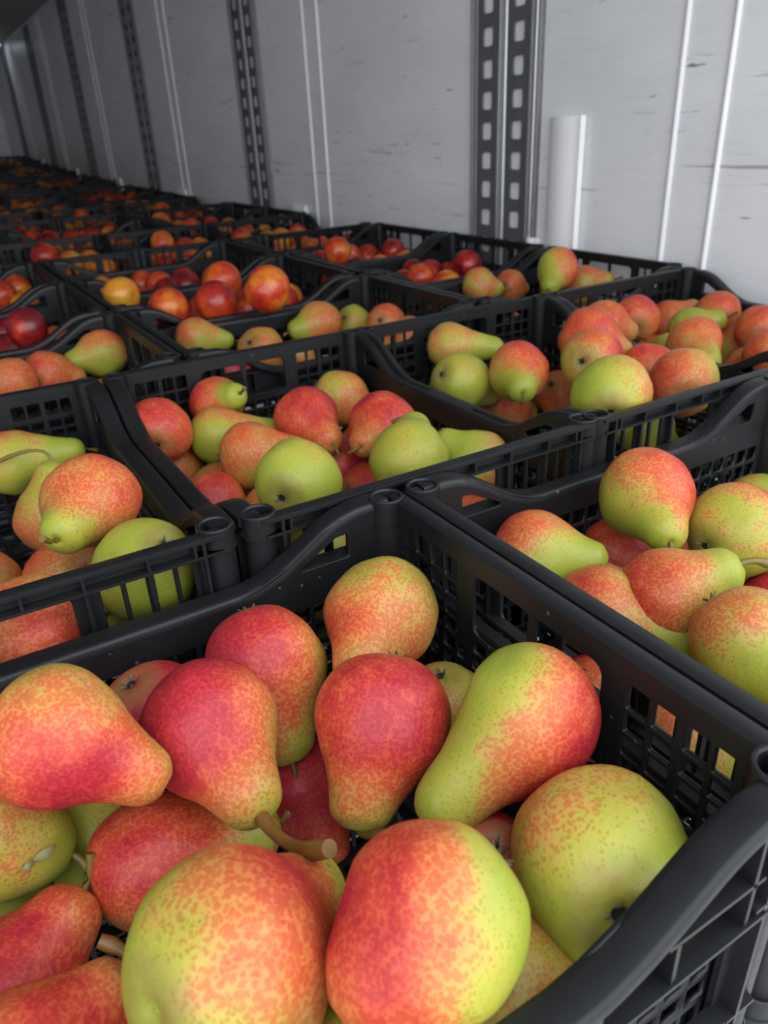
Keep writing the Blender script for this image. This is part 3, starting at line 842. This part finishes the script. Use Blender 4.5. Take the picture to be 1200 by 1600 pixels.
addc('R31', (.995 - 1.78) * h, 3.89 * h, False, 'third-row crate at the left edge, holding a yellow-necked pear')
addc('R32', 1.13 * h, 3.89 * h, False, 'third-row crate of pears behind the middle crate')
addc('R33', 3.04 * h, 3.89 * h, False, 'third-row crate against the wall, one upright pear standing above its rim')
addc('R41', (.96 - 1.78) * h, 5.40 * h, False, 'fourth-row crate at the left edge with dark red nectarines')
addc('R42', 1.10 * h, 5.40 * h, False, 'fourth-row crate with a heap of orange and red nectarines')
addc('R43', 3.04 * h, 5.40 * h, False, 'fourth-row crate of nectarines against the wall beside the metal track')
addc('R51', (.93 - 1.78) * h, 6.85 * h, False, 'fifth-row crate of nectarines at the left edge')
addc('R52', 1.08 * h, 6.85 * h, False, 'fifth-row crate of nectarines in the middle')
addc('R53', 3.02 * h, 6.85 * h, False, 'fifth-row crate of nectarines against the wall, left of the metal track')
# lower levels of the stacks at the open end
for lv, word in ((1, 'second'), (2, 'third')):
    for key, nm in (('A', 'the nearest stack'), ('E', 'the stack at the right edge')):
        _, a, b, t, z = CR[key]
        crate(a, b, t, z - .1515 * lv, 'black crate %s from the top in %s' % (word, nm))
for key, nm in (('C', 'the left-edge crate behind the nearest'), ('B', 'the middle crate'), ('D', 'the crate right of centre'), ('F', 'the wall crate at right'), ('R31', 'the third-row left crate'), ('R32', 'the third-row middle crate'), ('R33', 'the third-row wall crate')):
    _, a, b, t, z = CR[key]
    crate(a, b, t, z - .1515, 'black crate stacked directly below %s' % nm, None, False)
far = []
ORD = ['sixth', 'seventh', 'eighth', 'ninth', 'tenth', 'eleventh', 'twelfth', 'thirteenth', 'fourteenth', 'fifteenth', 'sixteenth', 'seventeenth', 'eighteenth', 'nineteenth', 'twentieth', 'twenty-first', 'twenty-second', 'twenty-third', 'twenty-fourth', 'twenty-fifth', 'twenty-sixth']
pat = [1, 0, 0, 1, 0, 0, 0, 1, 0, 0, 1, 0, 0, 0, 1, 0, 0, 1, 0, 0, 1, 0, 0, 1]
yy = 8.34 * h; ri = 0
while yy < 8.15 and ri < len(pat):
    tr = bool(pat[ri]); wy = .376 if tr else .276
    xs = ([-.163, .141, .432, .726] if tr else [-.180, .2285, .640])
    pos = ['left', 'left of centre', 'right of centre', 'against the wall'] if tr else ['left', 'middle', 'against the wall']
    for xi, x0 in enumerate(xs):
        if x0 + .30 < .138 * yy - .12: continue
        key = 'far%d_%d' % (ri, xi)
        addc(key, x0, yy, tr, 'black crate of nectarines in the %s row, %s' % (ORD[ri], pos[xi]), 'crates in the dim rear rows', ri < 6)
        far.append((key, ri, ORD[ri], pos[xi]))
    yy += wy + .0295; ri += 1

# ---------------------------------------------------------------- fruit meshes (unit size: belly radius 1)
def pear_profile(K):
    pts = [(-.90, 0.0), (-.905, .07), (-.945, .20), (-.93, .38), (-.82, .60), (-.60, .81), (-.32, .955), (0, 1.0), (.30, .955), (.58, .83)]
    n = K - .62                                   # the neck stretches with K
    pts += [(.58 + n * .20, .70 if K > 1.45 else .76), (.58 + n * .45, .565 if K > 1.45 else .65), (.58 + n * .68, .48 if K > 1.45 else .54), (.58 + n * .86, .405), (.58 + n * .97, .29), (K + .0, .15), (K - .02, .05), (K - .05, 0.0)]
    return pts
def pear_mesh(K, seed, seg=36, sub=3, bend=.0):
    pr = smooth_path(pear_profile(K), sub); pr = [Vector((p.x, max(p.y, 0))) for p in pr]
    pr[0].y = 0; pr[-1].y = 0
    bm = bmesh.new(); rings = []; rs = random.Random(seed); off = Vector((rs.uniform(0, 50), rs.uniform(0, 50), 0))
    for i, p in enumerate(pr):
        t = max(0, p.x) / K; cxo = bend * t * t * .8
        if i in (0, len(pr) - 1): rings.append([bm.verts.new((cxo, 0, p.x))]); continue
        ring = []
        for k in range(seg):
            a = 2 * math.pi * k / seg; d = Vector((math.cos(a) * p.y, math.sin(a) * p.y, p.x))
            nn = noise.noise(d * .9 + off) * .10 + noise.noise(d * 2.2 + off) * .035
            r = p.y * (1 + nn)
            ring.append(bm.verts.new((r * math.cos(a) + cxo, r * math.sin(a), p.x + noise.noise(off + Vector((d.x, d.y, 3))) * .05)))
        rings.append(ring)
    for a, b in zip(rings, rings[1:]):
        if len(a) == 1:
            for k in range(seg): bm.faces.new((a[0], b[(k + 1) % seg], b[k]))
        elif len(b) == 1:
            for k in range(seg): bm.faces.new((a[k], a[(k + 1) % seg], b[0]))
        else:
            for k in range(seg): bm.faces.new((a[k], a[(k + 1) % seg], b[(k + 1) % seg], b[k]))
    bmesh.ops.recalc_face_normals(bm, faces=bm.faces)
    return finish(bm, 'pear', M_PEAR, 180)
def nectarine_mesh(seg, rng_, name='nectarine', m=None):
    bm = bmesh.new(); rings = []
    for i in range(rng_ + 1):
        th = math.pi * i / rng_
        if i in (0, rng_): rings.append([bm.verts.new((0, 0, math.cos(th) * (.80 if i == 0 else .93)))]); continue
        ring = []
        for k in range(seg):
            a = 2 * math.pi * k / seg; da = min(a, 2 * math.pi - a)
            r = 1 - .055 * math.exp(-(da / .16) ** 2) * math.sin(th) ** .5 - .16 * math.exp(-(th / .28) ** 2)
            ring.append(bm.verts.new((r * math.sin(th) * math.cos(a), r * math.sin(th) * math.sin(a), r * math.cos(th) * .95)))
        rings.append(ring)
    for a, b in zip(rings, rings[1:]):
        if len(a) == 1:
            for k in range(seg): bm.faces.new((a[0], b[k], b[(k + 1) % seg]))
        elif len(b) == 1:
            for k in range(seg): bm.faces.new((a[(k + 1) % seg], a[k], b[0]))
        else:
            for k in range(seg): bm.faces.new((a[k], b[k], b[(k + 1) % seg], a[(k + 1) % seg]))
    bmesh.ops.recalc_face_normals(bm, faces=bm.faces)
    return finish(bm, name, m or M_NECT, 180)
def tube(pts, rad, m, name, seg=10, cap=True):
    bm = bmesh.new(); rings = []; n = len(pts); up = Vector((.31, .2, .93)).normalized()
    for i, p in enumerate(pts):
        t = (Vector(pts[min(i + 1, n - 1)]) - Vector(pts[max(i - 1, 0)])).normalized(); s = t.cross(up).normalized(); u = s.cross(t)
        rings.append([bm.verts.new(Vector(p) + (s * math.cos(2 * math.pi * k / seg) + u * math.sin(2 * math.pi * k / seg)) * rad[i]) for k in range(seg)])
    for a, b in zip(rings, rings[1:]):
        for k in range(seg): bm.faces.new((a[k], a[(k + 1) % seg], b[(k + 1) % seg], b[k]))
    bm.faces.new(rings[0]); bm.faces.new(rings[-1]); bmesh.ops.recalc_face_normals(bm, faces=bm.faces)
    return finish(bm, name, m, 60)
def calyx_mesh():
    bm = bmesh.new(); N = 12
    ring = [bm.verts.new((.085 * math.cos(2 * math.pi * k / N), .085 * math.sin(2 * math.pi * k / N), -.945)) for k in range(N)]
    cen = bm.verts.new((0, 0, -.925))
    for k in range(N): bm.faces.new((ring[k], cen, ring[(k + 1) % N])).material_index = 1
    for k in range(5):      # five dried sepals curling outwards
        a = 2 * math.pi * k / 5 + .2; ca, sa = math.cos(a), math.sin(a)
        def P(r, s, z): return (ca * r - sa * s, sa * r + ca * s, z)
        prof = [(.075, .040, -.92), (.095, .034, -.985), (.135, .024, -1.02), (.165, .008, -1.035)]
        va = [bm.verts.new(P(r, s, z)) for r, s, z in prof]; vb = [bm.verts.new(P(r, -s, z)) for r, s, z in prof]; vc = [bm.verts.new(P(r, 0, z - .018)) for r, s, z in prof]
        for i in range(3):
            bm.faces.new((va[i], va[i + 1], vc[i + 1], vc[i])); bm.faces.new((vc[i], vc[i + 1], vb[i + 1], vb[i])); bm.faces.new((vb[i], vb[i + 1], va[i + 1], va[i]))
    me = finish(bm, 'calyx', [M_CAL, M_PIT]); return me
CAL = calyx_mesh()
STEMS = [tube([(0, 0, -.10), (.01, 0, .06), (.03 * s, .02, .2), (.12 * s, .05, L)], [.075, .055, .05, .075], M_STEM, 'stem', 8) for s, L in ((1, .34), (-1, .5), (2.2, .42))]
VAR = {}
def shared(K):
    K = min((1.5, 1.65, 1.8, 1.95), key=lambda q: abs(q - K)); i = random.randrange(2)
    if (K, i) not in VAR: VAR[K, i] = pear_mesh(K, 10 + i + int(K * 10), 24, 2, (.12, -.05)[i])
    return VAR[K, i], K
NEC = nectarine_mesh(26, 16)

LABEL = {}
for line in LABELS.strip().splitlines():
    k, v = line.split('|'); LABEL[k.strip()] = v.strip()
CN = {'A': 'the nearest crate', 'E': 'the crate at the right edge', 'B': 'the middle crate', 'C': 'the left-edge crate behind the nearest', 'D': 'the crate right of centre', 'F': 'the crate by the wall at right',
      'R31': 'the third-row crate at left', 'R32': 'the third-row crate in the middle', 'R33': 'the third-row crate by the wall', 'R41': 'the fourth-row crate at left', 'R42': 'the fourth-row crate in the middle', 'R43': 'the fourth-row crate by the wall',
      'R51': 'the fifth-row crate at left', 'R52': 'the fifth-row crate in the middle', 'R53': 'the fifth-row crate by the wall'}
def buried(key, p, am):
    _, fx, fy, tr, z = CR[key]; wx, wy = (.05, .066) if tr else (.066, .05)
    a = 'wall-side' if p.x - fx > wx else ('inner' if p.x - fx < -wx else 'middle'); b_ = 'far' if p.y - fy > wy else ('near' if p.y - fy < -wy else 'central')
    return '%s pear buried at the %s %s part of %s' % ('green' if am < .2 else 'yellow' if am < .45 else 'orange' if am < .6 else 'red', b_, a, CN[key])
n_nec = 0; templates = {}
for line in DATA.strip().splitlines():
    q = line.split()
    v = [float(x) for x in q[3].split(',')]; p = Vector(v[:3]) * 1e-4; r = v[3] * 1e-4
    if q[2] == 't': templates.setdefault(q[1], []).append((p, r)); continue
    a = [float(x) / 100 for x in q[4].split(',')]; b = [float(x) / 100 for x in q[5].split(',')]
    p.z += CR[q[1]][4]; named = q[0] != '-'
    if q[2] == 'p':
        ax = Vector(a[:3]).normalized(); K = a[3]
        if named: me = pear_mesh(K, sum(map(ord, q[0])) * 7, 44 if q[1] in 'AE' else 32, 3, random.uniform(-.16, .16))
        else: me, K = shared(K)
        rot = Vector((0, 0, 1)).rotation_difference(ax) @ Quaternion((0, 0, 1), random.uniform(0, 6.28))
        o = obj('pear', me); o.location = p; o.rotation_mode = 'QUATERNION'; o.rotation_quaternion = rot; o.scale = (r, r, r)
        o['blush'] = list(rot.inverted() @ Vector(b[1:])); o['amount'] = b[0]
        if q[6] != '-1': obj('calyx', CAL, o)
        mx = Matrix.Translation(p) @ rot.to_matrix().to_4x4() @ Matrix.Scale(r, 4)
        tipx = me.vertices[len(me.vertices) - 1].co
        if q[6] in ('0', '-1'): pass        # stem broken off or out of sight
        elif q[6] != '-':
            s = [float(x) for x in q[6].split(',')]; e = Vector(s[:3]) * 1e-4; e.z += CR[q[1]][4]; rr = s[3] * mm
            tip = mx @ tipx; d = (e - tip).length; L = []
            p0 = tip - ax * .003; p1 = tip + ax * d * .45 + Vector((0, 0, .0015))
            for k in range(9): t = k / 8; L.append(p0 * (1 - t) ** 2 + p1 * 2 * t * (1 - t) + e * t * t)
            sm_ = obj('stem', tube([tuple(x - p) for x in L], [rr * x for x in (1.0, .95, .85, .8, .8, .85, 1.0, 1.2, 1.05)], M_STEM, 'stem', 12), o)
            sm_.matrix_basis = mx.inverted() @ Matrix.Translation(p)
        else:
            sm_ = obj('stem', random.choice(STEMS), o); sm_.location = (tipx.x, tipx.y, tipx.z); sm_.rotation_euler = (0, 0, random.uniform(0, 6.28))
        tag(o, LABEL[q[0]] if named else buried(q[1], p, b[0]), 'pear', 'pears in %s' % CN[q[1]])
    else:
        o = obj('nectarine', NEC); o.location = p; o.scale = (r, r, r); n_nec += 1
        o.rotation_euler = (random.uniform(0, 6.28), random.uniform(0, 6.28), random.uniform(0, 6.28)); o['amount'] = b[0]
        tag(o, LABEL[q[0]] if named else 'nectarine lying low in the pile in %s' % CN[q[1]], 'nectarine', 'nectarines in %s' % CN[q[1]])
pile = nectarine_mesh(12, 8, 'pile_piece', M_NECTS); pv = np.array([v.co for v in pile.vertices]); pf = [tuple(f.vertices) for f in pile.polygons]
V, Fc, T = [], [], []
rnd = random.Random(3)
for key, ri, o_, ps in far:
    _, fx, fy, tr, z = CR[key]; tl = templates[rnd.choice(sorted(templates))]; flip = rnd.choice((1, -1)); base = rnd.choice((.15, .35, .35, .55)); 
    for p, r in tl:
        q = Vector((p.x - .188, p.y - .138, p.z)) * 1.0; q.x *= flip; q.y *= flip
        if tr: q = Vector((-q.y, q.x, q.z))
        q += Vector((fx, fy, z)); am = min(1, max(0, base + rnd.uniform(-.25, .35)))
        if n_nec < 296 and ri < 3:
            o = obj('nectarine', NEC); o.location = q; o.scale = (r, r, r); o['amount'] = am; n_nec += 1
            o.rotation_euler = (rnd.uniform(0, 6.28), rnd.uniform(0, 6.28), rnd.uniform(0, 6.28))
            tag(o, 'nectarine in the %s-row crate, %s' % (o_, ps), 'nectarine', 'nectarines in the %s-row crate, %s' % (o_, ps))
        else:
            n0 = len(V) * len(pv); V.append(pv * r + np.array(q)); Fc += [tuple(i + n0 for i in f) for f in pf]; T += [am] * len(pv)
me = bpy.data.meshes.new('nectarine_pile'); me.from_pydata(np.concatenate(V).tolist(), [], Fc); me.materials.append(M_NECTS)
at = me.attributes.new('tint', 'FLOAT', 'POINT'); at.data.foreach_set('value', T)
for p in me.polygons: p.use_smooth = True
tag(obj('nectarine_pile', me), 'orange and red nectarines filling the crates of the dim rear rows', 'nectarines', None, 'stuff')

# small dried bud with two pale leaves beside the pears at the lower left
bm = bmesh.new()
for s, (ln, wd) in enumerate(((.011, .0026), (.007, .0019))):
    prev = None
    for i in range(7):
        t = i / 6; wv = wd * math.sin(math.pi * min(t * .92 + .06, 1)); zc = .0022 * math.sin(t * 3); x = ln * t * (1 if s == 0 else -.8)
        cur = [bm.verts.new((x, -wv, zc)), bm.verts.new((x, 0, zc + .0010)), bm.verts.new((x, wv, zc)), bm.verts.new((x, 0, zc - .0004))]
        if prev:
            for k in range(4): bm.faces.new((prev[k], prev[(k + 1) % 4], cur[(k + 1) % 4], cur[k]))
        else: bm.faces.new(cur)
        prev = cur
    bm.faces.new(prev)
bmesh.ops.recalc_face_normals(bm, faces=bm.faces)
leaf = obj('dry_leaf', finish(bm, 'dry_leaf', M_LEAF, 60)); leaf.location = Vector((-0.0281, 0.2949, -0.0840 + RIM)); leaf.rotation_mode = 'QUATERNION'; leaf.rotation_quaternion = Vector((0, 0, 1)).rotation_difference(Vector((0.1638, -0.9170, 0.3638))) @ Quaternion((0, 0, 1), 0.3)
tag(leaf, 'small pale dried leaf resting on the green pears at the lower left', 'leaf')

# white plastic edge guards standing between crates and wall
def guard(y0, y1, top, label, depth=.017):
    bm = bmesh.new(); wd = y1 - y0; n = 10; pts = []
    for k in range(n + 1):
        t = k / n; pts.append((-depth * (.55 + .45 * math.sin(math.pi * t)) if 0 < k < n else -.004, wd * (t - .5) * .92))
    pts = [(-.002, -wd / 2), (-.012, -wd / 2 + .002), (-.012, -wd / 2 + .008)] + [(a - .001, b + .003) for a, b in pts[1:-1]] + [(-.008, wd / 2), (-.002, wd / 2)]
    for z in (0, 1): pass
    v = [[bm.verts.new((a, b, z)) for a, b in pts] for z in (-.5, top)]
    for k in range(len(pts)): j = (k + 1) % len(pts); bm.faces.new((v[0][k], v[0][j], v[1][j], v[1][k]))
    bm.faces.new(v[0]); bm.faces.new(v[1]); bmesh.ops.recalc_face_normals(bm, faces=bm.faces)
    bmesh.ops.bevel(bm, geom=[e for e in bm.edges if all(abs(x.co.z - top) < 1e-5 for x in e.verts)], offset=.0012, segments=2, affect='EDGES')
    o = obj('edge_guard', finish(bm, 'edge_guard', M_GUARD, 45)); yc = (y0 + y1) / 2; o.location = (XW - .0005, yc, zo(yc))
    return tag(o, label, 'guard', 'white edge guards between crates and wall')
guard(1.070, 1.152, .216, 'tall white plastic edge guard standing upright against the wall, right of the track')
guard(1.171, 1.203, .008, 'short white plastic tab at the crate rim, left of the tall guard')
guard(2.205, 2.330, .014, 'white guard top showing above the sixth-row crate at the wall')
guard(3.360, 3.490, .016, 'white guard top above the dim crates, nearest one left of the second track')
guard(4.450, 4.580, .016, 'white guard top above the dim crates, between the third and fourth tracks')
guard(5.560, 5.690, .016, 'faint white guard top far along the wall, second from the far end')
guard(6.800, 6.930, .016, 'faint white guard top farthest along the wall in the dark')
# lamp on the ceiling near the far end
lm = bpy.data.objects.new('ceiling_lamp', None); COL.objects.link(lm); lm.location = (XW - .16, 7.45, ZC)
bm = bmesh.new(); add_box(bm, -.13, .13, -.16, .16, -.03, 0); bmesh.ops.bevel(bm, geom=bm.edges[:], offset=.008, segments=2, affect='EDGES'); obj('housing', finish(bm, 'housing', M_CEIL, 40), lm)
bm = bmesh.new(); add_box(bm, -.11, .11, -.14, .14, -.045, -.0295); bmesh.ops.bevel(bm, geom=bm.edges[:], offset=.006, segments=2, affect='EDGES'); obj('lens', finish(bm, 'lens', M_LAMP, 40), lm)
tag(lm, 'dim rectangular lamp on the ceiling at the dark far end', 'lamp')
